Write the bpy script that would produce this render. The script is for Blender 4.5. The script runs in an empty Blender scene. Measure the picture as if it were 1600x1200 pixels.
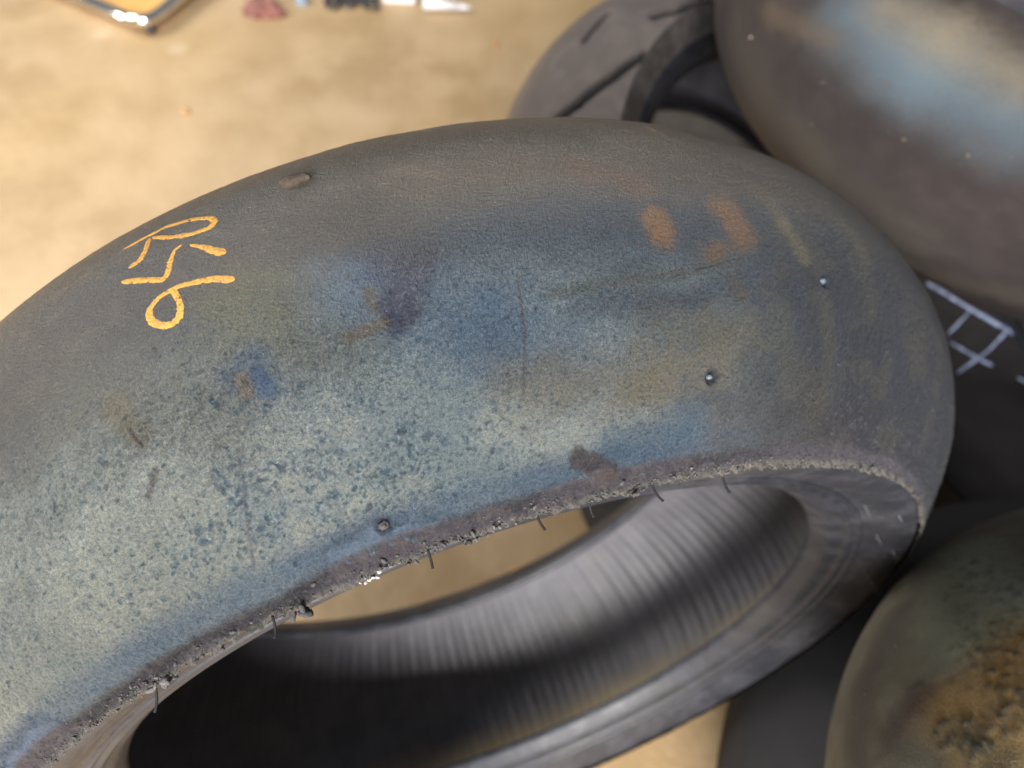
import bpy, bmesh, math, random
import numpy as np
from mathutils import Matrix, Vector

sc = bpy.context.scene
C = sc.collection
random.seed(7)
RNG = np.random.default_rng(7)

# ------------------------------------------------------------------ camera
CAM_H = 0.8246
PITCH = math.radians(52.3205)
FPX = 1203.76                       # focal length in pixels of a 1600 px wide frame
cam_d = bpy.data.cameras.new('camera')
cam = bpy.data.objects.new('camera', cam_d); C.objects.link(cam)
cam.location = (0, 0, CAM_H)
cam.rotation_euler = (math.pi / 2 - PITCH, 0, 0)
cam_d.sensor_width = 36; cam_d.lens = 36 * FPX / 1600
cam_d.clip_start = 0.01; cam_d.clip_end = 60
cam_d.dof.use_dof = True; cam_d.dof.focus_distance = 0.262
cam_d.dof.aperture_fstop = 7.4
sc.camera = cam

# ------------------------------------------------------------------ light
w = bpy.data.worlds.new('World'); sc.world = w; w.use_nodes = True
bg = w.node_tree.nodes['Background']
bg.inputs[0].default_value = (0.86, 0.92, 1.0, 1); bg.inputs[1].default_value = 0.24
def area(name, loc, target, sx, sy, power, col):
    d = bpy.data.lights.new(name, 'AREA'); d.shape = 'RECTANGLE'; d.size = sx; d.size_y = sy
    d.energy = power; d.color = col
    o = bpy.data.objects.new(name, d); C.objects.link(o); o.location = loc
    o.rotation_euler = (Vector(target) - Vector(loc)).to_track_quat('-Z', 'Y').to_euler()
    return o
area('doorway_daylight', (-0.25, -2.6, 1.75), (0.0, 0.4, 0.3), 1.9, 1.5, 400, (1.0, 0.97, 0.93))
area('side_opening_daylight', (-2.5, 1.5, 2.1), (0.0, 0.4, 0.1), 1.8, 1.6, 105, (1.0, 0.97, 0.92))
sc.view_settings.view_transform = 'Standard'; sc.view_settings.look = 'None'
sc.view_settings.exposure = 0.06; sc.view_settings.gamma = 1
sc.cycles.use_denoising = True
sc.cycles.max_bounces = 8

# ------------------------------------------------------------------ numpy noise
_T = RNG.random((512, 512)).astype(np.float32)
def vn(u, v, s=0):
    u = u + s * 17.31; v = v + s * 9.77
    iu = np.floor(u).astype(int); iv = np.floor(v).astype(int)
    fu = u - iu; fv = v - iv
    fu = fu * fu * (3 - 2 * fu); fv = fv * fv * (3 - 2 * fv)
    a = _T[iu % 512, iv % 512]; b = _T[(iu + 1) % 512, iv % 512]
    c = _T[iu % 512, (iv + 1) % 512]; d = _T[(iu + 1) % 512, (iv + 1) % 512]
    return (a * (1 - fu) + b * fu) * (1 - fv) + (c * (1 - fu) + d * fu) * fv
def fbm(u, v, o=4, s=0):
    r = 0; a = 1; n = 0
    for k in range(o):
        r = r + a * vn(u * 2 ** k, v * 2 ** k, s + k * 3); n += a; a *= .55
    return r / n
def ss(x, a, b):
    t = np.clip((x - a) / (b - a), 0, 1); return t * t * (3 - 2 * t)
def band(x, a, b, c, d): return ss(x, a, b) * (1 - ss(x, c, d))

# ------------------------------------------------------------------ helpers
def tag(o, label=None, cat=None, group=None, kind=None):
    if label: o['label'] = label
    if cat: o['category'] = cat
    if group: o['group'] = group
    if kind: o['kind'] = kind
    return o
def mesh_np(name, V, F, mats, parent=None, cols=None, smooth=True):
    """V (n,3), F (m,4) quads or list of tuples"""
    me = bpy.data.meshes.new(name)
    if isinstance(F, np.ndarray) and F.shape[1] == 4:
        me.vertices.add(len(V)); me.vertices.foreach_set('co', np.asarray(V, np.float32).ravel())
        me.loops.add(F.size); me.loops.foreach_set('vertex_index', F.astype(np.int32).ravel())
        me.polygons.add(len(F)); me.polygons.foreach_set('loop_start', np.arange(0, F.size, 4, dtype=np.int32))
        me.update(calc_edges=True); me.validate()
    else:
        me.from_pydata([tuple(v) for v in V], [], [tuple(f) for f in F])
    if smooth: me.polygons.foreach_set('use_smooth', [True] * len(me.polygons))
    if cols:
        for k, a in cols.items():
            at = me.attributes.new(k, 'FLOAT_COLOR', 'POINT')
            b = np.ones((len(V), 4), np.float32); b[:, :3] = a.reshape(-1, 3)
            at.data.foreach_set('color', b.ravel())
    me.update()
    me.materials.append(mats)
    o = bpy.data.objects.new(name, me); C.objects.link(o)
    if parent: o.parent = parent
    return o
def from_bm(name, bm, mat, parent=None, smooth=True):
    me = bpy.data.meshes.new(name); bm.to_mesh(me); bm.free()
    if smooth: me.polygons.foreach_set('use_smooth', [True] * len(me.polygons))
    me.materials.append(mat)
    o = bpy.data.objects.new(name, me); C.objects.link(o)
    if parent: o.parent = parent
    return o
def empty(name, M):
    o = bpy.data.objects.new(name, None); C.objects.link(o); o.matrix_world = M; o.empty_display_size = .05
    return o

# ------------------------------------------------------------------ materials
class NT:
    def __init__(s, name):
        s.m = bpy.data.materials.new(name); s.m.use_nodes = True
        s.t = s.m.node_tree; s.t.nodes.clear()
        s.out = s.n('ShaderNodeOutputMaterial'); s.b = s.n('ShaderNodeBsdfPrincipled')
        s.l(s.b.outputs[0], s.out.inputs[0])
    def n(s, k, **kw):
        q = s.t.nodes.new(k)
        for a, v in kw.items(): setattr(q, a, v)
        return q
    def l(s, a, b): s.t.links.new(a, b)
    def attr(s, name): return s.n('ShaderNodeAttribute', attribute_name=name)
    def co(s): return s.n('ShaderNodeTexCoord').outputs['Object']
    def noise(s, vec, scale, det=3, rough=.55):
        q = s.n('ShaderNodeTexNoise'); q.inputs['Scale'].default_value = scale
        q.inputs['Detail'].default_value = det; q.inputs['Roughness'].default_value = rough
        s.l(vec, q.inputs['Vector']); return q.outputs['Fac']
    def vor(s, vec, scale, feature='F1', rnd=1):
        q = s.n('ShaderNodeTexVoronoi', feature=feature); q.inputs['Scale'].default_value = scale
        q.inputs['Randomness'].default_value = rnd
        s.l(vec, q.inputs['Vector']); return q.outputs['Distance']
    def math(s, op, a, b=None, clamp=False):
        q = s.n('ShaderNodeMath', operation=op, use_clamp=clamp)
        for i, x in enumerate((a, b)):
            if x is None: continue
            if isinstance(x, (int, float)): q.inputs[i].default_value = x
            else: s.l(x, q.inputs[i])
        return q.outputs[0]
    def mr(s, x, a, b, c=0., d=1., smooth=True):
        q = s.n('ShaderNodeMapRange', interpolation_type='SMOOTHSTEP' if smooth else 'LINEAR')
        for i, v in enumerate((a, b, c, d)): q.inputs[i + 1].default_value = v
        s.l(x, q.inputs[0]); return q.outputs[0]
    def mix(s, f, a, b, bt='MIX'):
        q = s.n('ShaderNodeMix', data_type='RGBA', blend_type=bt)
        for i, x in ((0, f), (6, a), (7, b)):
            if isinstance(x, (int, float)): q.inputs[i].default_value = x
            elif isinstance(x, tuple): q.inputs[i].default_value = (*x, 1)
            else: s.l(x, q.inputs[i])
        return q.outputs[2]
    def bump(s, h, dist, strength=1):
        q = s.n('ShaderNodeBump'); q.inputs['Distance'].default_value = dist
        q.inputs['Strength'].default_value = strength
        s.l(h, q.inputs['Height']); s.l(q.outputs[0], s.b.inputs['Normal']); return q
    def set(s, **kw):
        for k, v in kw.items():
            i = s.b.inputs[k.replace('_', ' ')]
            if isinstance(v, tuple): i.default_value = (*v, 1)
            elif isinstance(v, (int, float)): i.default_value = v
            else: s.l(v, i)

def mat_tread(name, leather=1.0, bumpd=.0003, rough=.47):
    """worn slick rubber: base colour in 'Col', effect weights in 'Fx' (r leather, g metal sheen, b speckle),
    surface coordinates in millimetres in 'Suv'"""
    m = NT(name)
    col = m.attr('Col').outputs['Color']; fx = m.attr('Fx').outputs['Color']; suv = m.attr('Suv').outputs['Vector']
    sep = m.n('ShaderNodeSeparateColor'); m.l(fx, sep.inputs[0])
    L, G, S = sep.outputs
    # warped coordinates
    wn = m.n('ShaderNodeTexNoise'); wn.inputs['Scale'].default_value = .45; wn.inputs['Detail'].default_value = 2
    m.l(suv, wn.inputs['Vector'])
    va = m.n('ShaderNodeVectorMath', operation='MULTIPLY_ADD'); m.l(wn.outputs['Color'], va.inputs[0])
    va.inputs[1].default_value = (2.2, 2.2, 0); m.l(suv, va.inputs[2]); W = va.outputs[0]
    st = m.n('ShaderNodeVectorMath', operation='MULTIPLY'); m.l(W, st.inputs[0]); st.inputs[1].default_value = (1.25, .72, 1)
    vo = m.vor(st.outputs[0], .80, 'DISTANCE_TO_EDGE')
    cell = m.mr(vo, 0, .22)
    n1 = m.noise(suv, .85, 5, .72); n2 = m.noise(W, .38, 3, .6); n3 = m.noise(suv, 3.2, 2, .6)
    h = m.math('MULTIPLY', m.math('MULTIPLY', cell, L), leather * .22)
    h = m.math('ADD', h, m.math('MULTIPLY', n1, 2.4)); h = m.math('ADD', h, m.math('MULTIPLY', n3, .9))
    h = m.math('ADD', h, m.math('MULTIPLY', n2, m.math('MULTIPLY', L, .9)))
    m.bump(h, bumpd * 3.0)
    # colour: raised grains paler and creamier, creases bluer and darker
    f = m.mr(m.math('ADD', m.math('MULTIPLY', n1, .55), m.math('MULTIPLY', m.noise(suv, 2.4, 2, .6), .45)), .43, .57)
    lo = m.mix(1, col, (.58, .68, .78), 'MULTIPLY'); hi = m.mix(1, col, (1.30, 1.27, 1.20), 'MULTIPLY')
    sp = m.mix(f, lo, hi)
    c = m.mix(S, col, sp)
    crease = m.math('MULTIPLY', m.math('SUBTRACT', 1, m.mr(vo, 0, .12)), m.math('MULTIPLY', L, .55))
    c = m.mix(crease, c, m.mix(1, c, (.35, .42, .52), 'MULTIPLY'))
    # sparse pale dust specks
    d = m.vor(suv, .42); dn = m.noise(suv, .09, 2)
    dust = m.math('MULTIPLY', m.math('SUBTRACT', 1, m.mr(d, .07, .13)), m.mr(dn, .5, .62))
    c = m.mix(m.math('MULTIPLY', dust, .5), c, (.42, .38, .32))
    rg = m.math('ADD', rough - .06, m.math('MULTIPLY', n1, .14))
    m.set(Base_Color=c, Roughness=rg, Metallic=G, Specular_IOR_Level=.42)
    return m.m

def mat_rubber(name, colr=(.028, .028, .032), rough=.45, spec=.5, streak=None, bumpd=.0004, dust=.25):
    m = NT(name); co = m.co()
    n = m.noise(co, 60, 5, .6); n2 = m.noise(co, 14, 3)
    c = m.mix(m.math('MULTIPLY', m.mr(n2, .45, .7), dust), colr, (.13, .12, .11))
    c = m.mix(m.mr(n, .4, .7), c, m.mix(1, c, (1.5, 1.5, 1.55), 'MULTIPLY'))
    m.set(Base_Color=c, Roughness=m.mr(n, .3, .7, rough - .08, rough + .12), Specular_IOR_Level=spec)
    m.bump(m.math('ADD', n, m.noise(co, 420, 3)), bumpd)
    return m.m

def mat_simple(name, col, rough=.5, metal=0., spec=.5, nscale=30, var=.25, bumpd=.0003):
    m = NT(name); co = m.co(); n = m.noise(co, nscale, 4, .6)
    c = m.mix(m.mr(n, .35, .68), tuple(x * (1 - var) for x in col), tuple(min(x * (1 + var), 1) for x in col))
    m.set(Base_Color=c, Roughness=rough, Metallic=metal, Specular_IOR_Level=spec)
    m.bump(n, bumpd); return m.m

M_TREAD = mat_tread('worn_slick_rubber', rough=.31)
M_TREAD_FAR = mat_tread('worn_slick_rubber_background', .4, .00025, .40)
M_TREAD_DULL = mat_tread('dull_dark_slick_rubber', .4, .00025, .75)
M_SIDE = mat_rubber('sidewall_rubber', (.020, .021, .026), .42, .42, dust=.12)
M_BEAD = mat_rubber('bead_rubber', (.014, .015, .020), .45, .4, dust=.12)
M_CRUMB = mat_rubber('rubber_crumb', (.045, .042, .044), .75, .2, bumpd=.001, dust=.5)
M_NUB = mat_rubber('rubber_nub', (.05, .075, .10), .5, .5, bumpd=.0006, dust=.3)
M_HAIR = mat_simple('rubber_hair', (.016, .015, .016), .8, spec=.1)
M_WHITE = mat_simple('white_fleck', (.34, .32, .31), .9)
M_GRIT = mat_simple('pale_grit', (.14, .11, .09), .55, var=.4)
M_LUMP = mat_simple('scorched_rubber_lump', (.045, .033, .025), .75, nscale=500, var=.25, bumpd=.0005, spec=.25)

def mat_liner():
    m = NT('inner_liner_rubber'); co = m.co()
    n = m.noise(co, 30, 4); c = m.mix(m.mr(n, .4, .65), (.062, .060, .070), (.082, .079, .091))
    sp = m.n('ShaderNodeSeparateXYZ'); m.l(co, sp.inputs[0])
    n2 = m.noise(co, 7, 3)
    dusty = m.math('MULTIPLY', m.mr(sp.outputs[2], .015, .06), m.mr(n2, .3, .5, .5, 1.))  # tan floor bounce, along with dust, put into the liner colour
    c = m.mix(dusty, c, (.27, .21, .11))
    c = m.mix(m.mr(n2, .55, .7, 0, .35), c, (.15, .125, .09))
    m.set(Base_Color=c, Roughness=.50, Specular_IOR_Level=.4); m.bump(n, .0004); return m.m
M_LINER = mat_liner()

def mat_marker():
    m = NT('yellow_marker_paint'); co = m.co()
    n = m.noise(co, 900, 4, .65); n2 = m.noise(co, 180, 3)
    c = m.mix(m.mr(n, .35, .65), (.36, .175, .036), (.48, .265, .06))
    c = m.mix(m.mr(n2, .56, .72, 0, .5), c, (.26, .17, .08))
    al = m.mr(m.math('ADD', m.math('MULTIPLY', n, .6), m.math('MULTIPLY', n2, .4)), .36, .41)
    m.set(Base_Color=c, Roughness=.8, Specular_IOR_Level=.2, Alpha=al); m.bump(n, .0006); return m.m
M_MARK = mat_marker()
M_CHALK = mat_simple('pale_blue_chalk', (.38, .45, .68), .8, nscale=120, var=.35)

def mat_floor():
    m = NT('stained_concrete'); co = m.co()
    a = m.noise(co, 2.2, 5, .6); b = m.noise(co, 9, 5, .62); f = m.noise(co, 60, 4, .6); g = m.noise(co, .8, 2)
    c = m.mix(m.mr(b, .38, .66), (.34, .232, .122), (.42, .30, .17))
    c = m.mix(m.mr(a, .42, .66, 0, .75), c, (.48, .35, .215))
    c = m.mix(m.mr(g, .4, .62, 0, .35), c, (.47, .31, .13))
    c = m.mix(m.mr(f, .58, .72, 0, .35), c, (.26, .19, .11))
    v = m.vor(co, 5); c = m.mix(m.math('MULTIPLY', m.math('SUBTRACT', 1, m.mr(v, .03, .16)), .25), c, (.70, .60, .48))
    m.set(Base_Color=c, Roughness=m.mr(b, .3, .7, .45, .62), Specular_IOR_Level=.4)
    m.bump(m.math('ADD', f, b), .002, .5); return m.m

# ------------------------------------------------------------------ tyre geometry
R0, RE, AE, RB, AB, NP = .32851, .26081, .09989, .21107, .06943, 2.336
class Frame:
    """where a tyre stands: local x,y in the wheel plane, local z its axle"""
    def __init__(s, c, ax, M=None, k=1.0):
        s.c = np.array(c, float); s.k = k
        if M is None:
            z = Vector(ax).normalized(); q = Vector((0, 0, 1)).rotation_difference(z); M = np.array(q.to_matrix())
        s.M = np.array(M, float)
    def mat(s):
        m = Matrix([list(s.M[i]) + [s.c[i]] for i in range(3)] + [[0, 0, 0, 1]])
        return m @ Matrix.Scale(s.k, 4) if s.k != 1 else m
    def hit(s, px, py):
        """point of the ideal tyre surface seen along the ray through a photo pixel -> local point (metres)"""
        d = ray(px, py); z = np.linspace(.12, 2.2, 6000)
        P = (np.array([0, 0, CAM_H]) + z[:, None] * d - s.c) @ s.M / s.k
        r = np.hypot(P[:, 0], P[:, 1]); a = np.abs(P[:, 2])
        half = np.where(r > RE, AE * np.clip((R0 - r) / (R0 - RE), 0, 1) ** (1 / NP), AB + (AE - AB) * (r - RB) / (RE - RB))
        ins = (a < half) & (r < R0) & (r > RB)
        if not ins.any(): return None
        return P[ins.argmax()]
def ray(px, py):
    d = np.array([(px - 800) / FPX, (py - 600) / FPX, 1.0])
    cp, sp = math.cos(PITCH), math.sin(PITCH)
    return np.array([d[0], -sp * d[1] + cp * d[2], -cp * d[1] - sp * d[2]])
def on_plane(px, py, h=0.):
    d = ray(px, py); k = (h - CAM_H) / d[2]; return np.array([0, 0, CAM_H]) + d * k
# arc-length tables over the tread profile (a -> r, arc in m, normal)
_a = np.linspace(-1, 1, 2001); _ra = R0 - (R0 - RE) * np.abs(_a) ** NP
_s = np.r_[0, np.cumsum(np.hypot(np.diff(_a * AE), np.diff(_ra)))]; _s -= _s[1000]
HALF = _s[-1]
def t_of_s(s_): return np.interp(s_, _s, _a)
def s_of_t(t_): return np.interp(t_, _a, _s)
def prof_at(t):
    r = R0 - (R0 - RE) * np.abs(t) ** NP
    sl = -(R0 - RE) * NP * np.abs(t) ** (NP - 1) * np.sign(t) / AE       # dr/da
    l = np.hypot(1, sl); return r, t * AE, 1 / l, -sl / l                 # r, a, n_r, n_a
U_R = .30
class Skin:
    """grid of the tread: theta columns, arc rows; displacement and painted colours"""
    def __init__(s, th, arc, frame, base):
        s.th = th; s.arc = arc; s.f = frame
        s.T, s.S = np.meshgrid(th, arc); s.t = t_of_s(s.S); s.U = s.T * U_R
        s.disp = np.zeros_like(s.T); s.col = np.zeros(s.T.shape + (3,)) + base
        s.fx = np.zeros(s.T.shape + (3,)); s.ax = np.zeros_like(s.T)
        s.um = s.U * 1000; s.vm = s.S * 1000
    def uv(s, px, py):
        p = s.f.hit(px, py)
        if p is None: return None
        th = math.atan2(p[1], p[0])
        while th < s.th[0]: th += 2 * math.pi
        while th > s.th[-1]: th -= 2 * math.pi
        return th * U_R, float(s_of_t(np.clip(p[2] / AE, -1, 1)))
    def win(s, u0, u1, v0, v1):
        i0, i1 = np.searchsorted(s.arc, (v0, v1)); j0, j1 = np.searchsorted(s.th * U_R, (u0, u1))
        return slice(max(i0 - 1, 0), i1 + 1), slice(max(j0 - 1, 0), j1 + 1)
    def mixc(s, m, c, w=None):
        s.col[w] = s.col[w] * (1 - m[..., None]) + np.array(c) * m[..., None] if w else None
    def paint(s, m, c):
        s.col = s.col * (1 - m[..., None]) + np.array(c) * m[..., None]
    def capsule_uv(s, A, B, r, c=None, a=1., soft=.5, rough=.3, depth=0., fx=None, r2=None, ns=None):
        r2 = r if r2 is None else r2
        ex = max(r, r2) * (1 + soft + rough) + .001
        w = s.win(min(A[0], B[0]) - ex, max(A[0], B[0]) + ex, min(A[1], B[1]) - ex, max(A[1], B[1]) + ex)
        U = s.U[w]; V = s.S[w]
        if U.size == 0: return
        d = np.array(B) - np.array(A); L = d @ d + 1e-12
        h = np.clip(((U - A[0]) * d[0] + (V - A[1]) * d[1]) / L, 0, 1)
        q = np.hypot(U - A[0] - h * d[0], V - A[1] - h * d[1]) / (r + (r2 - r) * h)
        ns = ns or 1.6 / max(r, .0008)
        q = q + rough * 2 * (fbm(U * ns, V * ns, 4, 5) - .5) + rough * (vn(U * 900, V * 900, 2) - .5)
        m = 1 - ss(q, 1 - soft, 1 + soft * .6)
        if c is not None:
            k = (m * a)[..., None]; s.col[w] = s.col[w] * (1 - k) + np.array(c) * k
        if depth: s.disp[w] += m * depth
        if fx is not None:
            k = (m * a)[..., None]; s.fx[w] = s.fx[w] * (1 - k) + np.array(fx) * k
    def line(s, pts, r, c=None, **kw):
        q = [s.uv(*p) for p in pts]; q = [x for x in q if x]
        for A, B in zip(q[:-1] if len(q) > 1 else q, q[1:] if len(q) > 1 else q): s.capsule_uv(A, B, r, c, **kw)
    def bump_at(s, u, v, r, h, c=None, a=.8, e=1., ang=0., fx=None):
        w = s.win(u - 2.2 * r * max(e, 1), u + 2.2 * r * max(e, 1), v - 2.2 * r * max(e, 1), v + 2.2 * r * max(e, 1))
        U = s.U[w] - u; V = s.S[w] - v
        if U.size == 0: return
        X = U * math.cos(ang) + V * math.sin(ang); Y = -U * math.sin(ang) + V * math.cos(ang)
        q = np.hypot(X / (r * e), Y / r) + .35 * (vn(s.U[w] * 1100, s.S[w] * 1100, 3) - .5)
        m = 1 - ss(q, .45, 1.25); s.disp[w] += m * h
        if c is not None:
            k = ((1 - ss(q, .7, 1.4)) * a)[..., None]; s.col[w] = s.col[w] * (1 - k) + np.array(c) * k
    def height(s, u, v):
        j = np.clip(np.searchsorted(s.th * U_R, u), 0, len(s.th) - 1); i = np.clip(np.searchsorted(s.arc, v), 0, len(s.arc) - 1)
        return s.disp[i, j]
    def point(s, u, v, lift=0.):
        th = u / U_R; t = t_of_s(v); r, a, nr, na = prof_at(t); d = s.height(u, v) + lift
        r = r + nr * d; a = a + na * d
        return np.stack([r * np.cos(th), r * np.sin(th), a + 0 * th], -1)
    def build(s, name, mat, parent):
        r, a, nr, na = prof_at(s.t)
        r = r + nr * s.disp; a = a + na * s.disp + s.ax
        V = np.stack([r * np.cos(s.T), r * np.sin(s.T), a], -1)
        n, m = s.T.shape; closed = True
        idx = np.arange(n * m).reshape(n, m)
        A = idx[:-1]; B = idx[1:]
        A2 = np.roll(A, -1, 1); B2 = np.roll(B, -1, 1)
        F = np.stack([A, A2, B2, B], -1).reshape(-1, 4)
        suv = np.stack([s.um, s.vm, np.zeros_like(s.um)], -1)
        return mesh_np(name, V.reshape(-1, 3), F, mat, parent, dict(Col=s.col, Fx=s.fx, Suv=suv))

def lathe(name, pr, nth, mat, parent, fn=None):
    """surface of revolution of profile points (r,a); fn(theta, i) -> (dr, da)"""
    pr = np.array(pr); th = np.linspace(0, 2 * math.pi, nth, endpoint=False)
    T, I = np.meshgrid(th, np.arange(len(pr)))
    r = pr[:, 0][:, None] + 0 * T; a = pr[:, 1][:, None] + 0 * T
    if fn: dr, da = fn(T, r, a); r = r + dr; a = a + da
    V = np.stack([r * np.cos(T), r * np.sin(T), a], -1)
    idx = np.arange(T.size).reshape(T.shape); A = idx[:-1]; B = idx[1:]
    F = np.stack([A, np.roll(A, -1, 1), np.roll(B, -1, 1), B], -1).reshape(-1, 4)
    return mesh_np(name, V.reshape(-1, 3), F, mat, parent)
def smooth_prof(P, n):
    P = np.array(P, float); k = np.r_[0, np.cumsum(np.hypot(*np.diff(P, axis=0).T))]
    q = np.linspace(0, k[-1], n); r = np.interp(q, k, P[:, 0]); a = np.interp(q, k, P[:, 1])
    for _ in range(2):
        r[1:-1] = (r[:-2] + 2 * r[1:-1] + r[2:]) / 4; a[1:-1] = (a[:-2] + 2 * a[1:-1] + a[2:]) / 4
    return np.c_[r, a]
SIDE = [(RE + .0005, AE - .0025), (.2595, .0965), (.2560, .0962), (.2505, .0945), (.2425, .0905), (.2370, .0873), (.2345, .0866)]
BEADP = [(.2345, .0866), (.2332, .0880), (.2318, .0872), (.2308, .0848), (.2290, .0846), (.2275, .0858), (.2260, .0848),
         (.2245, .0822), (.2215, .0806), (.2180, .0782), (.2140, .0735), (RB, AB), (.2108, .0665), (.2122, .0640), (.2160, .0640), (.2215, .0672)]
LIN = [(.2215, .0672), (.2330, .0765), (.2450, .0845), (.2580, .0872)]
def body(root, nth=360, ribs=184, detail=1, bead_mat=None, side_mat=None, liner_mat=None):
    sm = side_mat or M_SIDE
    def flip(P): return [(r, -a) for r, a in P]
    def wob(T, r, a):
        n = vn(T * 40 + 3, r * 400, 1) - .5
        return 0, np.sign(a) * n * .0006 * detail
    for P in (SIDE, flip(SIDE)[::-1]): lathe('sidewall', smooth_prof(P, 24), nth, sm, root, wob)
    for P in (BEADP, flip(BEADP)[::-1]): lathe('bead', smooth_prof(P, 46), nth, bead_mat or M_BEAD, root)
    t = np.linspace(-1, 1, 61); Ri = R0 - .0125
    crown = [(Ri - (Ri - .258) * abs(x) ** 2.2, -.0872 * x) for x in t]
    P = [(r, a) for r, a in LIN] + crown[1:-1] + [(r, -a) for r, a in LIN][::-1]
    def rib(T, r, a):
        k = ss(r, .250, .285)
        ph = T * ribs + a * 14 + .8 * np.sin(T * 5)
        h = .0007 * (np.sin(ph) > .0) * np.abs(np.sin(ph)) ** .6 + .0003 * np.sin(ph * .5)
        return -h * k, 0
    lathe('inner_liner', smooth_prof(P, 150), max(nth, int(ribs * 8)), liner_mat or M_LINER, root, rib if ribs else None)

def blobs(pts, name, mat, parent, seed=3, sub=1):
    """many small irregular lumps in ONE mesh: pts = (x,y,z, rx,ry,rz) local"""
    bm = bmesh.new(); bmesh.ops.create_icosphere(bm, subdivisions=sub, radius=1)
    V0 = np.array([v.co[:] for v in bm.verts]); F0 = [[v.index for v in f.verts] for f in bm.faces]; bm.free()
    rg = np.random.default_rng(seed); VV = []; FF = []
    for k, (p, r) in enumerate(pts):
        q = rg.normal(size=4); q /= np.linalg.norm(q); a, b, c, d = q
        Rm = np.array([[1 - 2 * (c * c + d * d), 2 * (b * c - a * d), 2 * (b * d + a * c)], [2 * (b * c + a * d), 1 - 2 * (b * b + d * d), 2 * (c * d - a * b)], [2 * (b * d - a * c), 2 * (c * d + a * b), 1 - 2 * (b * b + c * c)]])
        V = V0 * (1 + .35 * (rg.random((len(V0), 1)) - .5)) * np.array(r)
        VV.append(V @ Rm.T + p); FF += [[i + k * len(V0) for i in f] for f in F0]
    return mesh_np(name, np.vstack(VV), FF, mat, parent)
def ribbon(name, fn, pts, widths, lift, mat, parent, seed=0, across=5, step=.0005, wk=1., it=None):
    """a painted stroke draped on a surface. fn(u,v,lift) -> points ; pts list of strokes in (u,v)"""
    VV = []; FF = []; off = 0; rg = np.random.default_rng(seed)
    for P, W in zip(pts, widths):
        P = np.array(P, float); k = np.r_[0, np.cumsum(np.hypot(*np.diff(P, axis=0).T))]
        n = max(int(k[-1] / step), 6); q = np.linspace(0, k[-1], n)
        u = np.interp(q, k, P[:, 0]); v = np.interp(q, k, P[:, 1])
        it = it or max(2, int(.0022 / step))
        for _ in range(it):
            u[1:-1] = (u[:-2] + 2 * u[1:-1] + u[2:]) / 4; v[1:-1] = (v[:-2] + 2 * v[1:-1] + v[2:]) / 4
        W = np.interp(q, np.linspace(0, k[-1], len(W)), W) * wk
        e = np.minimum(q, k[-1] - q); W = W * np.sqrt(np.clip(e / (W * .5 + 1e-6), .0, 1) * .97 + .03)
        du = np.gradient(u); dv = np.gradient(v); l = np.hypot(du, dv) + 1e-12; nu, nv = -dv / l, du / l
        x = np.linspace(-.5, .5, across)
        jl = 1 + .30 * (rg.random(n) - .5); jr = 1 + .30 * (rg.random(n) - .5)
        wx = np.where(x[None] < 0, jl[:, None], jr[:, None]) * W[:, None] * x[None]
        U = u[:, None] + nu[:, None] * wx; Vv = v[:, None] + nv[:, None] * wx
        li = lift * (1 - (2 * x[None]) ** 4) - lift * .5
        G = fn(U, Vv, li)
        idx = np.arange(n * across).reshape(n, across) + off
        VV.append(G.reshape(-1, 3)); off += n * across
        FF += np.stack([idx[:-1, :-1], idx[:-1, 1:], idx[1:, 1:], idx[1:, :-1]], -1).reshape(-1, 4).tolist()
    return mesh_np(name, np.vstack(VV), np.array(FF), mat, parent)
def tube(name, pts, rads, mat, parent=None, seg=8, loc=None):
    pts = [Vector(p) for p in pts]; bm = bmesh.new(); rings = []
    for i, p in enumerate(pts):
        d = (pts[min(i + 1, len(pts) - 1)] - pts[max(i - 1, 0)]).normalized()
        up = Vector((0, 0, 1)) if abs(d.z) < .9 else Vector((1, 0, 0))
        a = d.cross(up).normalized(); b = d.cross(a)
        r = rads[i] if hasattr(rads, '__len__') else rads
        rings.append([bm.verts.new(p + (a * math.cos(k * 2 * math.pi / seg) + b * math.sin(k * 2 * math.pi / seg)) * r) for k in range(seg)])
    for A, B in zip(rings[:-1], rings[1:]):
        for k in range(seg): bm.faces.new((A[k], A[(k + 1) % seg], B[(k + 1) % seg], B[k]))
    bm.faces.new(rings[0][::-1]); bm.faces.new(rings[-1])
    bmesh.ops.recalc_face_normals(bm, faces=bm.faces)
    return from_bm(name, bm, mat, parent)

# ------------------------------------------------------------------ the setting
def ground():
    bm = bmesh.new(); n = 40
    bmesh.ops.create_grid(bm, x_segments=n, y_segments=n, size=6)
    for v in bm.verts: v.co.y += 2.5
    return tag(from_bm('floor', bm, mat_floor(), None, False), kind='structure')
ground()

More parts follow.
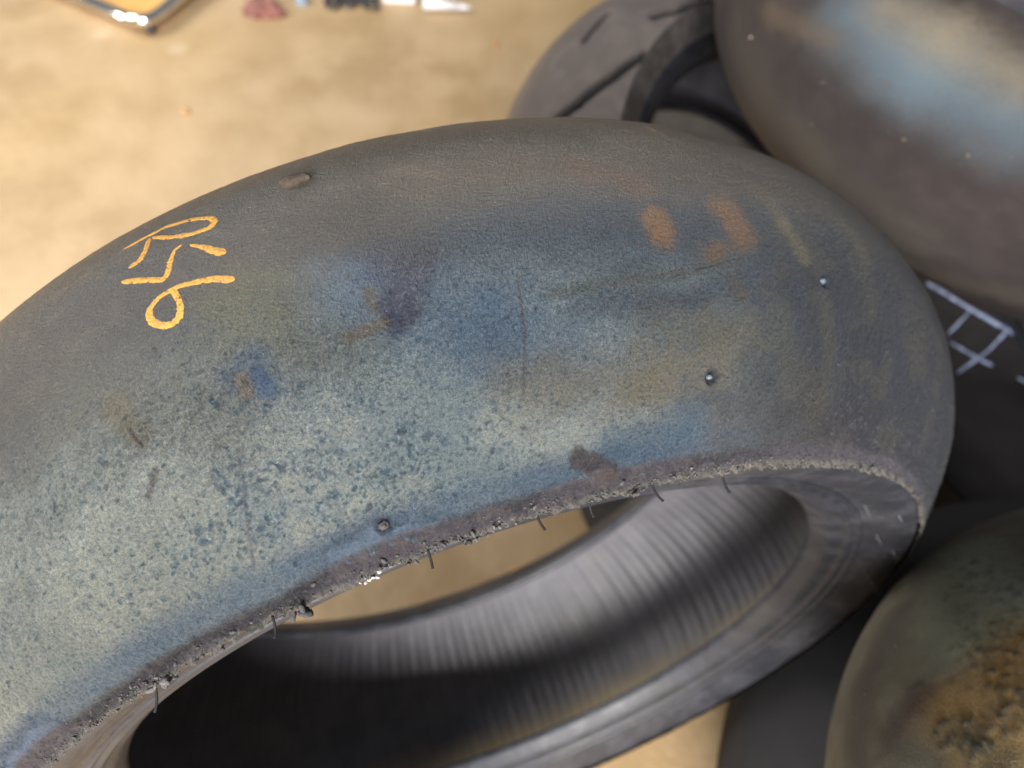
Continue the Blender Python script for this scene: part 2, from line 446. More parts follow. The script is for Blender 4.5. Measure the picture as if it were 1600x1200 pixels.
# ------------------------------------------------------------------ the main tyre
MAINM = np.array([[.482720502, -.812153727, .327699924], [.1674328, -.281697529, -.944781858], [.859620366, .510933289, 0.]])
main_f = Frame((-.02909, .21793, .32851), None, MAINM)
def build_main():
    d2 = math.radians
    th = np.r_[np.linspace(d2(-42), d2(93), 1350), np.linspace(d2(93), d2(318), 170)[1:-1]]
    arc = np.r_[np.linspace(-HALF, s_of_t(-.5), 24)[:-1], np.linspace(s_of_t(-.5), HALF, 440)]
    s = Skin(th, arc, main_f, np.array([.098, .083, .071]))
    root = empty('worn_slick_tyre', main_f.mat())
    tag(root, 'large worn slick motorcycle tyre in focus, heat-blued tread marked R56 in yellow', 'tyre', 'worn motorcycle tyres heaped on the floor')
    th_ = np.degrees(s.T); t = s.t; U, V = s.U, s.S
    n1 = fbm(U * 22, V * 26, 4, 1); n2 = fbm(U * 60, V * 60, 4, 2); n3 = fbm(U * 160, V * 160, 3, 3); n4 = fbm(U * 420, V * 420, 3, 4)
    tw = t + .20 * (n1 - .5) + .07 * (n2 - .5) + .05 * (n3 - .5); thw = th_ + 16 * (n1 - .5) + 6 * (n2 - .5) + 4 * (n3 - .5)
    P = s.paint
    P(ss(n1, .35, .65) * .5, (.125, .102, .082))
    P(band(tw, .0, .34, .75, .95) * .85, (.072, .080, .087))                 # slate mid band
    P(band(tw, .10, .35, .55, .75) * band(thw, -2, 8, 40, 50) * .75, (.066, .080, .100))     # bluer middle
    P(band(tw, .28, .74, .93, .985) * band(thw, 2, 30, 66, 80) * .92, (.29, .33, .345))    # pale lower tread
    P(band(tw, .12, .55, .90, .97) * band(thw, 40, 58, 90, 96) * .75, (.225, .240, .225))
    P(band(tw, .52, .70, .90, .96) * ss(.8 * n1 + .2 * n2, .36, .62) * band(thw, 10, 30, 80, 90) * .60, (.355, .372, .345))  # creamy
    P(band(tw, .45, .66, .86, .94) * ss(fbm(U * 24, V * 30, 4, 8), .44, .66) * band(thw, 8, 20, 60, 70) * .5, (.150, .205, .245))
    P(band(tw, .05, .2, .40, .5) * band(thw, 46, 56, 90, 95) * .5, (.095, .088, .078))
    P((1 - ss(thw, -4, 24)) * ss(tw, -.1, .4) * .92, (.019, .022, .032))  # navy rubber, with the right end's shade put into the colour
    P(ss(thw, 30, 48) * (1 - ss(tw, .12, .36)) * .75, (.078, .076, .074))           # dark navy right end
    P((1 - ss(thw, 8, 18)) * ss(tw, .05, .3) * ss(n2, .50, .62) * .40, (.060, .055, .045))
    e = V - HALF + .004 * (n1 - .5) + .003 * (n2 - .5)                           # metres inside the tread edge
    bl = band(e, -.024, -.0140, -.0100, -.0060) * ss(thw, 4, 22) * (.75 + .35 * ss(n1, .4, .62))
    P(np.clip(bl * .95, 0, 1) * .78, (.095, .140, .210))
    P(ss(e, -.0105, -.0060) * .92, (.062, .055, .068))                          # violet-grey worn lip
    P(ss(e, -.0105, -.0065) * ss(n4, .52, .66) * .35, (.12, .11, .11))
    P(ss(V - HALF + .0012 * (n3 - .5), -.0026, -.0006) * .85, (.15, .138, .122))  # dusty rim of crumbs
    P(ss(n3, .5, .72) * (1 - ss(tw, .1, .35)) * .35, (.13, .115, .095))
    P(ss(V - HALF + .003 * (n2 - .5), -.0040, -.001) * (1 - ss(thw, 8, 20)) * .7, (.14, .125, .108))
    # weights: leather, sheen, speckle
    s.fx[..., 0] = .12 + .88 * band(tw, .08, .35, .62, .82) * band(thw, 8, 20, 48, 60) + .25 * band(thw, 50, 56, 95, 96)
    s.fx[..., 1] = .05 + .16 * ss(tw, -.1, .3) * ss(thw, -4, 24) + .50 * band(tw, .10, .60, .955, .985) * ss(thw, -4, 26)
    s.fx[..., 2] = .40 + .45 * band(tw, .2, .6, .96, 1.0)
    s.fx[..., 2] *= 1
    # relief
    g1 = fbm(U * 520, V * 620, 3, 21); g2 = fbm(U * 240, V * 260, 3, 22)
    lowz = ss(tw, .15, .5) * ss(thw, -10, 15)
    pit = ss(-g1, -.42, -.28) * (.35 + .65 * lowz)
    s.col *= (1 - (pit * .14)[..., None] * np.array([1., .82, .62]))
    hi_ = ss(g1, .55, .72) * lowz * .15
    s.col = s.col * (1 + hi_[..., None] * np.array([.5, .42, .28]))
    s.disp += (g1 - .5) * .0011 * (.22 + .78 * lowz) + (g2 - .5) * .0006 * (.25 + .75 * lowz)
    rag = band(th_, -41, -37, 89, 92)
    s.disp += .0011 * (n1 - .5) + .0005 * (n2 - .5) * (1 + ss(tw, .3, .8))
    s.disp += .00045 * (n4 - .5) * ss(tw, .1, .6) * (1 + 1.2 * (1 - ss(thw, 8, 18)))
    lip = ss(e, -.012, -.003) * rag
    s.disp += lip * .0007 * (n3 - .45) + lip * .0009 * (n4 - .5)
    ed = ss(V, HALF - .0045, HALF)
    s.disp += ed * .0016 * (n4 - .42) * 1.6 * rag
    s.ax += ed * .0042 * (fbm(U * 520, V * 90, 3, 6) - .42) * rag
    # stains (capsules between two spots)
    L = s.line
    L([(390, 480), (540, 520)], .016, (.150, .140, .085), a=.6, soft=1.1, rough=.5)
    L([(130, 620), (330, 640)], .018, (.150, .145, .125), a=.5, soft=1.1, rough=.5)
    L([(560, 470), (760, 520), (900, 560)], .016, (.105, .150, .215), a=.6, soft=1.1, rough=.5)
    L([(820, 610), (1010, 600), (1120, 560)], .012, (.190, .165, .125), a=.6, soft=1.0, rough=.6)
    L([(960, 690), (1090, 660)], .007, (.085, .135, .200), a=.6, soft=1.1, rough=.6)
    L([(1030, 500), (1180, 520)], .009, (.130, .120, .095), a=.55, soft=1.0, rough=.6)
    rust = (.190, .112, .066)
    L([(1025, 342), (1036, 366)], .0058, rust, a=.9, soft=.6, rough=.35)
    L([(1134, 328), (1156, 366)], .0076, (.150, .092, .058), a=.9, soft=.7, rough=.4)
    L([(1110, 396), (1126, 388)], .0044, (.140, .090, .058), a=.8, soft=.8, rough=.7)
    L([(1145, 440), (1160, 458)], .0034, (.10, .075, .05), a=.6, soft=.6)
    ol = (.130, .112, .072)
    L([(1182, 295), (1225, 350), (1255, 400)], .0045, ol, a=.5, soft=.6)
    L([(1320, 350), (1350, 400)], .0050, ol, a=.25, soft=.7)
    L([(1215, 490), (1235, 600)], .0085, (.085, .082, .070), a=.4, soft=.7)
    L([(1288, 470), (1295, 620)], .0060, (.080, .076, .060), a=.35, soft=.6)
    L([(1320, 500), (1300, 640)], .0060, (.036, .040, .055), a=.35, soft=.7)
    L([(1245, 440), (1262, 560)], .0035, (.040, .045, .065), a=.35, soft=.7)
    L([(1190, 470), (1195, 520)], .0032, (.045, .055, .080), a=.35, soft=.7)
    L([(860, 460), (1060, 430), (1150, 405)], .0022, (.09, .088, .072), a=.5, soft=.8)
    L([(900, 480), (1080, 470), (1200, 430)], .0045, (.050, .058, .085), a=.4, soft=.8)
    L([(600, 395), (622, 480)], .0070, (.064, .064, .088), a=.55, soft=.45, rough=.35)
    L([(660, 395), (628, 490)], .0062, (.064, .064, .090), a=.55, soft=.45, rough=.35)
    L([(612, 500), (618, 512)], .0030, (.055, .058, .10), a=.5, soft=.4)
    for k in range(60):
        a = (RNG.uniform(600, 672), RNG.uniform(400, 490)); b = (a[0] + RNG.uniform(-9, 9), a[1] + RNG.uniform(-8, 8))
        L([a, b], .00035, (.13, .14, .15), a=.6, soft=.5, depth=.0001)
    L([(575, 455), (585, 482)], .0022, (.13, .10, .07), a=.6, soft=.6)
    L([(545, 530), (602, 505)], .0024, (.14, .105, .075), a=.6, soft=.7)
    L([(402, 595), (418, 606)], .0042, (.075, .120, .205), a=.7, soft=.5, rough=.35)
    L([(398, 560), (370, 590)], .0060, (.06, .10, .18), a=.4, soft=.8)
    L([(378, 592), (386, 612)], .0028, (.20, .15, .10), a=.6, soft=.5)
    L([(180, 635), (215, 680)], .0045, (.16, .125, .080), a=.55, soft=.9)
    L([(205, 672), (222, 698)], .0007, (.07, .05, .04), a=.8, soft=.5, depth=-.0003)
    L([(905, 718), (955, 738)], .0045, (.085, .065, .062), a=.8, soft=.45, rough=.35)
    L([(620, 262), (690, 275)], .0030, (.15, .12, .09), a=.55, soft=.8, rough=.6)
    L([(900, 262), (1000, 290)], .0075, (.13, .090, .068), a=.55, soft=.9, rough=.6)
    L([(1000, 205), (1120, 240), (1200, 275)], .0022, (.15, .125, .09), a=.45, soft=.9, rough=.6)
    L([(1005, 198), (1022, 206)], .0010, (.34, .26, .16), a=.8, soft=.5)
    L([(560, 250), (900, 215)], .010, (.082, .070, .056), a=.6, soft=.9, rough=.5)
    L([(1040, 260), (1300, 330)], .010, (.080, .068, .056), a=.55, soft=.9, rough=.5)
    L([(90, 460), (140, 425)], .0012, (.14, .10, .07), a=.6, soft=.6)
    L([(808, 435), (820, 520), (818, 610)], .0006, (.10, .080, .075), a=.55, soft=.8, depth=-.0001)
    L([(372, 700), (382, 770), (398, 890)], .0008, (.15, .14, .16), a=.5, soft=.8, depth=-.0001)
    L([(1085, 422), (1120, 414), (1156, 402)], .0004, (.04, .045, .06), a=.7, soft=.5, depth=-.0003)
    L([(245, 735), (232, 775)], .0012, (.085, .075, .085), a=.6, soft=.7)
    L([(640, 372), (560, 340), (480, 350)], .012, (.066, .062, .058), a=.5, soft=.9)
    # nubs: small raised beads of melted rubber, thicker toward the lower edge
    rg = np.random.default_rng(11); cnt = 0
    while cnt < 1700:
        th0 = rg.uniform(16, 84); t0 = rg.uniform(.42, .965); u = math.radians(th0) * U_R; v = float(s_of_t(t0))
        dens = .035 + .96 * math.exp(-((th0 - 43) / 10) ** 2) * math.exp(-((t0 - .80) / .11) ** 2)
        if rg.random() > dens: continue
        cl = float(fbm(np.array([u * 90]), np.array([v * 90]), 3, 9)[0])
        if cl < .47 and rg.random() < .75: continue
        r = rg.choice([.00045, .0006, .0008, .0012], p=[.46, .34, .16, .04]) * rg.uniform(.65, 1.05)
        s.bump_at(u, v, r, r * rg.uniform(.6, 1.0), (.075, .115, .150) if rg.random() < .7 else (.060, .082, .105), a=rg.uniform(.25, .8), e=rg.uniform(1, 1.8), ang=rg.uniform(0, 3.14)); cnt += 1
    for k in range(260):                                            # shallow pits
        th0 = rg.uniform(20, 62); t0 = rg.uniform(.3, .93)
        s.bump_at(math.radians(th0) * U_R, float(s_of_t(t0)), rg.uniform(.0004, .0009), -.0003, (.06, .085, .11), a=.5)
    for k in range(2200):                                           # pale raised grains on the dark right end
        th0 = rg.uniform(-36, 22); t0 = 1 - abs(rg.normal()) * .16
        if t0 < .3 or t0 > .99: continue
        r = rg.uniform(.00035, .0007); s.bump_at(math.radians(th0) * U_R, float(s_of_t(t0)), r, r * .8, (.085, .083, .098), a=rg.uniform(.15, .7))
    for k in range(420):                                            # pick-up flecks in the upper band
        th0 = rg.uniform(8, 50); t0 = rg.normal() * .13 + .08
        s.bump_at(math.radians(th0) * U_R, float(s_of_t(t0)), rg.uniform(.0002, .0005), rg.uniform(.0001, .0003), (.105, .088, .068), a=rg.uniform(.1, .7), e=rg.uniform(1, 2.6), ang=rg.uniform(-1.6, 1.6))
    # moulded wear pins sit in dimples
    pins = [(600, 822, .0031), (1112, 590, .0030), (1290, 438, .0034)]
    for (px, py, r) in pins:
        u, v = s.uv(px, py)
        s.bump_at(u, v, r * 1.5, .0005); s.bump_at(u, v, r, -.0019, (.025, .03, .04), a=.8)
    trd = s.build('tread', M_TREAD, root)
    body(root, 900, 184, 1)
    def at(px, py): return s.uv(px, py)
    fn = lambda U, V, l: s.point(U, V, l)
    def q(P): return [at(*p) for p in P]
    # painted writing R 5 6
    ribbon('painted_letter', fn, [q([(194, 389), (222, 374), (258, 354), (298, 343), (330, 341), (337, 347), (328, 357), (298, 367), (262, 371), (238, 370)]),
                                  q([(233, 372), (229, 390), (220, 408), (202, 420)])], [[.0016, .0020, .0021, .0021, .0022, .0019], [.0018, .0019, .0024]], .00022, M_MARK, root, 1, wk=1.4)
    ribbon('painted_digit', fn, [q([(286, 382), (273, 391), (266, 412), (262, 430), (254, 439), (232, 438), (191, 441)]), q([(297, 383), (318, 387), (338, 393), (354, 396)])],
           [[.0010, .0019, .0022, .0024, .0021], [.0009, .0020, .0030, .0036]], .00022, M_MARK, root, 2, wk=1.3)
    ribbon('painted_digit', fn, [q([(367, 436), (338, 436), (308, 441), (277, 449), (250, 465), (234, 484), (235, 500), (249, 510), (268, 509), (281, 496), (283, 477), (275, 460), (268, 452)])],
           [[.0030, .0026, .0021, .0019, .0022, .0026, .0026, .0022, .0021]], .00022, M_MARK, root, 3, wk=1.3)
    # wear pins
    for k, (px, py, r) in enumerate(pins):
        u, v = at(px, py); p = s.point(np.array(u), np.array(v), .0003)
        rr = r * (.62 if k == 0 else .42)
        blobs([(p, (rr, rr, rr * .8))], 'wear_pin', M_CRUMB if k == 0 else M_NUB, root, k, 3)
    # dark slug of scorched rubber
    ctr = [(440, 292), (447, 294), (456, 291), (465, 287), (474, 285), (481, 281), (487, 283)]
    P_ = np.array([s.point(*[np.array(x) for x in at(*c)], .0014) for c in ctr])
    f = np.linspace(0, 6, 30); P_ = np.stack([np.interp(f, range(7), P_[:, k]) for k in range(3)], -1)
    for _ in range(30): P_[1:-1] = (P_[:-2] + 2 * P_[1:-1] + P_[2:]) / 4
    rad = np.interp(f, range(7), [.0008, .0021, .0024, .0021, .0018, .0016, .0007])
    tube('rubber_lump', P_, rad, M_LUMP, root, 18)
    # ragged lip: crumbs along the worn edge
    rg = np.random.default_rng(5); pts = []
    for k in range(2600):
        thd = rg.uniform(-36, 88); dens = .55 + .45 * vn(np.array([thd * 1.3]), np.array([2.]), 1)[0]
        if rg.random() > dens: continue
        v = HALF - abs(rg.normal()) * .0022; u = math.radians(thd) * U_R
        p = s.point(np.array(u), np.array(v), .0001)
        p[2] += rg.uniform(-.001, .0010) if v > HALF - .002 else 0
        r = rg.choice([.00022, .00036, .0007], p=[.62, .34, .04]) * rg.uniform(.7, 1.2)
        pts.append((p, (r * rg.uniform(1, 2.2), r, r)))
    tag(blobs(pts, 'rubber_crumbs', M_CRUMB, root, 4), kind='stuff')
    # bigger torn flaps
    for k, (px, py, r) in enumerate([(462, 944, .0034), (735, 842, .0017), (578, 893, .0016), (985, 764, .0020), (243, 1052, .0022), (640, 872, .0013)]):
        p = edge_pt(px, py); p = (p[0], p[1], p[2] + .0006)
        rq = np.random.default_rng(k); pp = np.array(p); tg = np.array([-pp[1], pp[0], 0]) / RE
        cl = [(pp + tg * rq.normal() * r * 1.3 + np.array([0, 0, 1]) * rq.uniform(-.5, .9) * r - pp * rq.uniform(-1, 1) * r * 1.2 / RE, r * rq.uniform(.22, .6) * np.array([1.6, 1, .7])) for _ in range(9)]
        blobs(cl, 'white_fleck' if k == 2 else 'torn_flap', M_WHITE if k == 2 else M_CRUMB, root, k, 2)
    # moulding hairs on the lip
    for (a, b) in [((668, 858), (676, 888)), ((838, 803), (852, 828)), ((921, 784), (928, 808)), ((1020, 762), (1037, 783)), ((1130, 748), (1141, 770)), ((425, 962), (428, 998)), ((246, 1078), (241, 1113)), ((722, 843), (728, 849))]:
        A = np.array(edge_pt(*a)); zc = depth_of(main_f, A)
        B = local_of(main_f, np.array([0, 0, CAM_H]) + ray(*b) * (zc + .001))
        pts = []
        for f in np.linspace(-.12, 1, 8):
            p = A + (B - A) * f; p[:2] *= 1 - .004 * math.sin(f * 3) ; pts.append(p)
        tube('moulding_hair', pts, [.00048] * 6 + [.00046, .00055], M_HAIR, root)
    # moulding hairs lying on the lower sidewall
    for (a, b) in [((1268, 745), (1290, 785)), ((1345, 780), (1360, 810)), ((1402, 802), (1408, 815)), ((1365, 830), (1377, 852)), ((1345, 885), (1372, 925)), ((1392, 858), (1400, 870))]:
        A = main_f.hit(*a); B = main_f.hit(*b)
        if A is None or B is None: continue
        o = np.array([0, 0, .0022 - .0015])
        tube('moulding_hair', [A + o * 2, (A + B) / 2 + o * 3, B + o * 2], .0003, M_SCUFF, root, 6)
    return s
def edge_pt(px, py):
    """nearest point of the tread edge circle to the ray through a pixel (local coordinates)"""
    th = np.radians(np.linspace(-60, 110, 3000)); P = np.stack([RE * np.cos(th), RE * np.sin(th), AE + 0 * th], -1)
    Wd = P @ main_f.M.T + main_f.c - [0, 0, CAM_H]; d = ray(px, py); d = d / np.linalg.norm(d)
    q = np.linalg.norm(Wd - (Wd @ d)[:, None] * d, axis=1) / np.linalg.norm(Wd, axis=1)
    return P[q.argmin()]
def depth_of(fr, p):
    W_ = p @ fr.M.T + fr.c - [0, 0, CAM_H]; fwd = ray(800, 600); return W_ @ fwd
def local_of(fr, P): return (P - fr.c) @ fr.M / fr.k
M_SCUFF = mat_simple('pale_scuff', (.12, .125, .135), .5)
build_main()

# ------------------------------------------------------------------ the other tyres of the heap
GRP = 'worn motorcycle tyres heaped on the floor'
def simple_skin(fr, base, nth=640, ns=170):
    th = np.linspace(-math.pi, math.pi, nth, endpoint=False); arc = np.linspace(-HALF, HALF, ns)
    s = Skin(th, arc, fr, np.array(base)); U, V = s.U, s.S
    n1 = fbm(U * 20, V * 24, 4, 11); n2 = fbm(U * 70, V * 70, 4, 12)
    s.n1, s.n2 = n1, n2
    s.disp += .001 * (n1 - .5) + .0006 * (n2 - .5)
    s.paint(ss(n2, .42, .66) * .4, np.array(base) * 1.5); s.paint(ss(n1, .5, .7) * .4, np.array(base) * .6)
    s.fx[..., 0] = .2; s.fx[..., 1] = .15; s.fx[..., 2] = .5
    return s
def grit_on(s, spots, root, mat=M_GRIT, rr=.0010):
    for k, (px, py, kx) in enumerate(spots):
        uv = s.uv(px, py)
        if uv is None: continue
        p = s.point(np.array(uv[0]), np.array(uv[1]), .0003); r = rr * kx
        blobs([(p, (r * 1.4, r * .9, r * .8))], 'stuck_grit', mat, root, k, 2)

def tyre_top_right():
    fr = Frame((.5119, .6713, .4452), (.1527, -.0012, .9883)); s = simple_skin(fr, (.036, .027, .026))
    root = empty('slick_tyre', fr.mat())
    tag(root, 'out of focus slick tyre at top right with a blue and tan heat band', 'tyre', GRP)
    L = s.line
    L([(1330, 20), (1440, 105), (1600, 190)], .026, (.17, .23, .28), a=.62, soft=1.4, rough=.15, fx=(.2, .6, .3))
    L([(1390, 10), (1480, 60), (1600, 125)], .018, (.32, .26, .18), a=.55, soft=1.4, rough=.25, fx=(.2, .5, .4))
    L([(1540, -30), (1640, 30)], .016, (.055, .045, .055), a=.8, soft=.8)
    L([(1150, 60), (1260, 240), (1430, 380)], .020, (.085, .073, .056), a=.4, soft=.9, rough=.4)
    L([(1360, 380), (1600, 470)], .013, (.088, .074, .058), a=.6, soft=.9, rough=.4)
    L([(1300, 300), (1600, 430)], .006, (.045, .034, .034), a=.6, soft=.9, rough=.4)
    L([(1200, 20), (1300, 60)], .010, (.12, .085, .055), a=.5, soft=.9, rough=.5)
    s.build('tread', M_TREAD_FAR, root); body(root, 300, 184)
    grit_on(s, [(1174, 58, 1.5), (1286, 129, .9), (1387, 130, 1.3), (1413, 218, 1.1), (1513, 243, 1.1), (1268, 195, .7)], root)
    return root
tyre_top_right()

def tyre_bottom_right():
    fr = Frame((.4745, -.0306, .3925), (.1138, .3795, .9182)); s = simple_skin(fr, (.22, .205, .155), 900, 260)
    root = empty('slick_tyre', fr.mat())
    tag(root, 'slick tyre at bottom right with orange and green heat stains and dark specks', 'tyre', GRP)
    L = s.line
    L([(1500, 860), (1600, 960), (1500, 1010)], .018, (.42, .45, .34), a=.8, soft=1.3, rough=.25, fx=(.4, .45, .7))
    L([(1410, 960), (1350, 1060), (1340, 1190)], .014, (.13, .11, .10), a=.6, soft=.9, rough=.4)
    L([(1440, 870), (1400, 920)], .005, (.14, .09, .04), a=.7, soft=.9, rough=.4)
    L([(1470, 900), (1460, 1000)], .012, (.30, .32, .24), a=.6, soft=1.0, rough=.4)
    L([(1450, 1090), (1540, 1120)], .012, (.20, .125, .085), a=.5, soft=1.0, rough=.5)
    L([(1600, 990), (1560, 1070), (1500, 1110), (1560, 1180), (1600, 1160)], .018, (.52, .33, .13), a=.75, soft=1.2, rough=.3, fx=(.5, .3, .9))
    L([(1590, 1010), (1560, 1060)], .008, (.55, .30, .08), a=.5, soft=1.1, rough=.7)
    L([(1500, 1140), (1560, 1190)], .010, (.17, .15, .095), a=.7, soft=.8, rough=.6)
    L([(1390, 1150), (1440, 1080)], .008, (.085, .055, .055), a=.6, soft=.9)
    s.paint(ss(fbm(s.U * 260, s.S * 260, 3, 4), .56, .66) * ss(s.n1, .4, .55) * .3, (.075, .095, .10))
    rg = np.random.default_rng(9)
    for k in range(260):
        c = [(1530, 910), (1550, 1000), (1530, 1150), (1580, 1080)][k % 4]
        px, py = c[0] + rg.normal() * 35, c[1] + rg.normal() * 28
        uv = s.uv(px, py) if px < 1640 else None
        if uv: s.bump_at(*uv, rg.uniform(.0006, .0018), .0005, (.035, .055, .065), a=rg.uniform(.15, .6), e=rg.uniform(1, 2.0), ang=rg.uniform(0, 3))
    s.build('tread', M_TREAD_FAR, root); body(root, 300, 184)
    grit_on(s, [(1352, 1083, 1), (1400, 1010, 1.0), (1334, 1120, .8)], root, rr=.0008)
tyre_bottom_right()

def tyre_grooved():
    fr = Frame((.2771, .6776, .1953), (.4751, -.4160, .7754)); s = simple_skin(fr, (.145, .118, .108), 900, 240)
    root = empty('grooved_tyre', fr.mat())
    tag(root, 'dusty treaded tyre with curved grooves lying behind the marked tyre', 'tyre', GRP)
    for P, r in (([(868, 190), (905, 160), (960, 118), (1010, 84)], .0055), ([(1020, 26), (1060, 16), (1118, 10)], .0055), ([(912, 62), (950, 20)], .004)):
        s.line(P, r, (.02, .018, .02), a=.95, soft=.3, rough=.05, depth=-.006)
    # the same groove pattern goes on round the tyre
    u0, v0 = s.uv(868, 190); u1, v1 = s.uv(1010, 84)
    for k in range(1, 12):
        du = k * 2 * math.pi * U_R / 12
        a, b = (u0 + du, v0), (u1 + du, v1)
        lim = math.pi * U_R
        if a[0] > lim: a, b = (a[0] - 2 * lim, a[1]), (b[0] - 2 * lim, b[1])
        if 1 < k < 11: s.capsule_uv(a, b, .0045, (.02, .018, .02), soft=.3, rough=.05, depth=-.005)
    s.build('tread', M_TREAD_FAR, root); body(root, 300, 184, side_mat=mat_rubber('dusty_sidewall', (.05, .044, .043), .5, .4))
tyre_grooved()

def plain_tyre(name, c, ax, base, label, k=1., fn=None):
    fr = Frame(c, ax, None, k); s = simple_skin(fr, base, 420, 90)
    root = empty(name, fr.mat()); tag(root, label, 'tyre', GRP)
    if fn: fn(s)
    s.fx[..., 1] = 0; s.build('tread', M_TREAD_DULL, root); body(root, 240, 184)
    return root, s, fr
def chalk():
    root, s, fr = plain_tyre('slick_tyre', (.775, .575, .118), (.019, -.038, .999), (.034, .030, .032), 'dark slick tyre with a pale blue chalk grid at the right edge')
    def drape(U, V, l):
        out = []
        for u, v, li in zip(U.ravel(), V.ravel(), (np.zeros_like(U) + l).ravel()):
            p = fr.hit(u, v)
            if p is None: p = np.array([np.nan] * 3)
            else: p = p + np.array([p[0] * .6, p[1] * .6, .25]) * li
            out.append(p)
        return np.array(out).reshape(U.shape + (3,))
    def stroke(P, wd, k):
        o = ribbon('chalk_line', drape, [P], [[wd * 900, wd * 700, wd * 950, wd * 700]], .004, M_CHALK, root, k, 5, 6., it=3)
        me = o.data; bad = [v.index for v in me.vertices if v.co.x != v.co.x]
        if bad:
            bm = bmesh.new(); bm.from_mesh(me); bm.verts.ensure_lookup_table()
            bmesh.ops.delete(bm, geom=[bm.verts[i] for i in bad], context='VERTS'); bm.to_mesh(me); bm.free()
    for k, (P, wd) in enumerate([([(1448, 441), (1515, 482), (1560, 508), (1600, 528)], .010), ([(1484, 534), (1520, 556), (1552, 572)], .008), ([(1518, 484), (1480, 524)], .006),
                                 ([(1578, 512), (1545, 548), (1494, 584)], .007), ([(1590, 590), (1608, 600)], .009), ([(1598, 535), (1625, 560)], .007)]):
        stroke(P, wd, k)
chalk()
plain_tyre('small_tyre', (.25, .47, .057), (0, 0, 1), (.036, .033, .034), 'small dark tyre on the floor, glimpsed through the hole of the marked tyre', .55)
plain_tyre('slick_tyre', (.52, 1.17, .1005), (0, 0, 1), (.060, .053, .046), 'dusty grey tyre added to dim the view through the opening of the grooved tyre')  # added tyre, darkens what shows through the grooved tyre's opening
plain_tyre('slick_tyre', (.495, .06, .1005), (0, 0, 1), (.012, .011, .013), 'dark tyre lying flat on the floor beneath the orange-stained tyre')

# ------------------------------------------------------------------ clutter at the far edge of the floor
M_CHROME = mat_simple('chrome', (.80, .78, .74), .12, 1., var=.05, bumpd=.0)
M_BOARD = mat_simple('tan_board', (.66, .36, .11), .5, nscale=8)
M_PAPER = mat_simple('white_paper', (.80, .80, .84), .7, nscale=6, var=.06)
M_RED = mat_simple('dull_red_cloth', (.22, .09, .075), .8, nscale=40)
M_DARKMETAL = mat_simple('dark_steel', (.07, .08, .10), .3, .8)
M_BLUEP = mat_simple('blue_grey_plastic', (.25, .32, .42), .4)
def box_bm(sx, sy, sz, bev=.002):
    bm = bmesh.new(); bmesh.ops.create_cube(bm, size=1)
    for v in bm.verts: v.co = Vector((v.co.x * sx, v.co.y * sy, (v.co.z + .5) * sz))
    bmesh.ops.bevel(bm, geom=bm.edges[:] + bm.verts[:], offset=bev, segments=2, affect='EDGES'); return bm
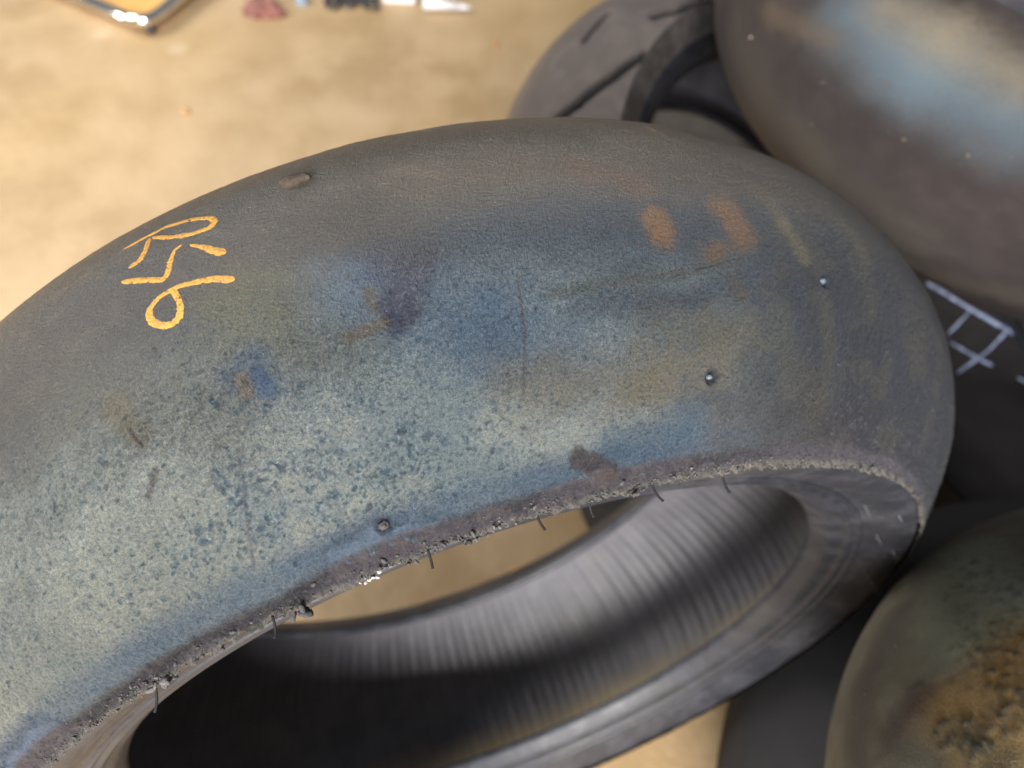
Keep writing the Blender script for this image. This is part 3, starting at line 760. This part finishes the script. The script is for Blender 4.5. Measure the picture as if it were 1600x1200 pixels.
def clutter():
    # chrome-rimmed board, rounded corner toward us
    z = .03; A, Bc, D = on_plane(60, -32, z), on_plane(226, 40, z), on_plane(330, -45, z)
    A, Bc, D = Vector(A), Vector(Bc), Vector(D); r = .055
    d1 = (A - Bc).normalized(); d2 = (D - Bc).normalized(); A = Bc + d1 * .42; D = Bc + d2 * .40; E = A + D - Bc
    def corner(P, u, v, n=8):
        return [P + u * r * (1 - t) ** 2 + v * r * t ** 2 for t in np.linspace(0, 1, n)]
    loop = corner(Bc, d1, d2) + corner(D, -d2, d1) + corner(E, -d1, -d2) + corner(A, d2, -d1)
    # orient consistently
    root = empty('chrome_rimmed_board', Matrix.Translation(Vector((Bc.x, Bc.y, 0))))
    tag(root, 'tan board with a shiny chrome tube rim and rounded corner, top left of the floor', 'board')
    base = Vector((Bc.x, Bc.y, 0)); L_ = [p - base for p in loop]
    bm = bmesh.new(); T = [bm.verts.new(p + Vector((0, 0, -.002))) for p in L_]; B_ = [bm.verts.new(p + Vector((0, 0, -.014))) for p in L_]
    bm.faces.new(T); bm.faces.new(B_[::-1])
    for k in range(len(T)): bm.faces.new((T[k], B_[k], B_[(k + 1) % len(T)], T[(k + 1) % len(T)]))
    bmesh.ops.recalc_face_normals(bm, faces=bm.faces); from_bm('panel', bm, M_BOARD, root, False)
    tube('rim', L_ + [L_[0]], .0125, M_CHROME, root, 14)
    for p in (L_[4], L_[12], L_[20], L_[28]):
        tube('foot', [p + Vector((0, 0, -.012)), Vector((p.x, p.y, .002))], .008, M_DARKMETAL, root, 10)
    def put(name, bm, mat, px, py, rz, label, cat, z=0., parts=None, group=None):
        p = on_plane(px, py, z); o = from_bm(name, bm, mat, None, False); o.location = p; o.rotation_euler = (0, 0, rz); return tag(o, label, cat, group)
    # paper sheet
    def sheet(sx, sy, curl):
        bm = bmesh.new(); bmesh.ops.create_grid(bm, x_segments=14, y_segments=14, size=.5)
        for v in bm.verts:
            x, y = v.co.x, v.co.y; v.co = Vector((x * sx, y * sy, .004 + curl * (x * x + .5 * y * y) + .002 * math.sin(x * 9 + y * 5)))
        r_ = bmesh.ops.solidify(bm, geom=bm.faces[:], thickness=.0006); return bm
    put('paper_sheet', sheet(.10, .15, .02), M_PAPER, 92, -36, .1, 'white paper sheet left of the chrome-rimmed board', 'paper')
    put('paper_card', sheet(.06, .14, .02), M_PAPER, 408, -26, -.2, 'cream white card standing between the board and the red rag', 'card')
    # rag
    bm = bmesh.new(); bmesh.ops.create_icosphere(bm, subdivisions=4, radius=1)
    for v in bm.verts:
        c = v.co; n = 1 + .25 * math.sin(c.x * 7 + c.y * 3) * math.cos(c.y * 6) + .1 * math.sin(c.z * 11 + c.x * 9)
        v.co = Vector((c.x * .040 * n, c.y * .022 * n, max(c.z, -.35) * .022 * n + .0077))
    o = put('folded_rag', bm, M_RED, 414, 22, -.15, 'dull red crumpled rag at the top edge of the floor', 'rag'); o.data.polygons.foreach_set('use_smooth', [True] * len(o.data.polygons))
    # steel clamps: ring and jaw
    for k, (px, py, rz, lab) in enumerate([(520, 9, .2, 'dark steel shackle left of the others beside the blue bottle cap'), (549, 6, -.3, 'dark steel shackle in the middle of the row'), (579, 11, .5, 'dark steel shackle nearest the white box')]):
        p = on_plane(px, py, 0); root = empty('steel_shackle', Matrix.Translation(p) @ Matrix.Rotation(rz, 4, 'Z')); tag(root, lab, 'shackle', 'dark steel shackles on the floor')
        arcp = [(.013 * math.cos(a), .020 * math.sin(a) - .002, .006) for a in np.linspace(-.35 * math.pi - math.pi / 2 + .9, 1.35 * math.pi - .9 + .5, 18)]
        tube('bow', arcp, .0048, M_DARKMETAL, root, 10)
        tube('bolt', [(-.018, .02, .006), (.018, .02, .006)], .0045, M_DARKMETAL, root, 10)
        tube('bolt_head', [(.018, .02, .006), (.025, .02, .006)], .008, M_DARKMETAL, root, 6)
    root = empty('bottle_cap', Matrix.Translation(on_plane(472, 4, 0))); tag(root, 'small blue-grey bottle cap between the rag and the shackles', 'cap')
    tube('shell', [(0, 0, 0), (0, 0, .016), (0, 0, .018)], [.013, .0125, .010], M_BLUEP, root, 20)
    tube('collar', [(0, 0, -.0), (0, 0, .004)], .0145, M_BLUEP, root, 20)
    root = empty('white_box', Matrix.Translation(on_plane(627, -4, 0)) @ Matrix.Rotation(-.08, 4, 'Z')); tag(root, 'small white cardboard box at the top edge of the floor', 'box')
    from_bm('carton', box_bm(.070, .055, .035), M_PAPER, root, False); o = from_bm('lid', box_bm(.074, .059, .010, .001), M_PAPER, root, False); o.location = (0, 0, .030)
    root = empty('white_funnel', Matrix.Translation(on_plane(676, 8, .012)) @ Matrix.Rotation(-.12, 4, 'Z')); tag(root, 'white tapered plastic nozzle lying right of the white box', 'nozzle')
    tube('cone', [(-.018, 0, .004), (.0, 0, .003), (.060, 0, .0)], [.014, .0125, .006], M_PAPER, root, 20)
    tube('tip', [(.058, 0, 0), (.082, 0, -.001)], [.0055, .0035], M_PAPER, root, 14)
    # loose crumbs on the floor
    for (px, py, r, lab, mt) in [(291, 176, .0075, 'small tan pebble alone on the floor at upper left', mat_simple('ochre_stone', (.60, .33, .10), .6)),
                                 (775, 70, .006, 'small orange-red pebble on the floor left of the grooved tyre', mat_simple('red_stone', (.55, .24, .09), .6)),
                                 (808, 893, .0055, 'small orange pebble seen through the hole, close to the far bead', mat_simple('orange_stone', (.62, .30, .08), .6))]:
        o = blobs([((0, 0, r * .4), (r, r * .8, r * .5))], 'pebble', mt, None, int(px), 3); o.location = on_plane(px, py, 0); tag(o, lab, 'pebble')
clutter()
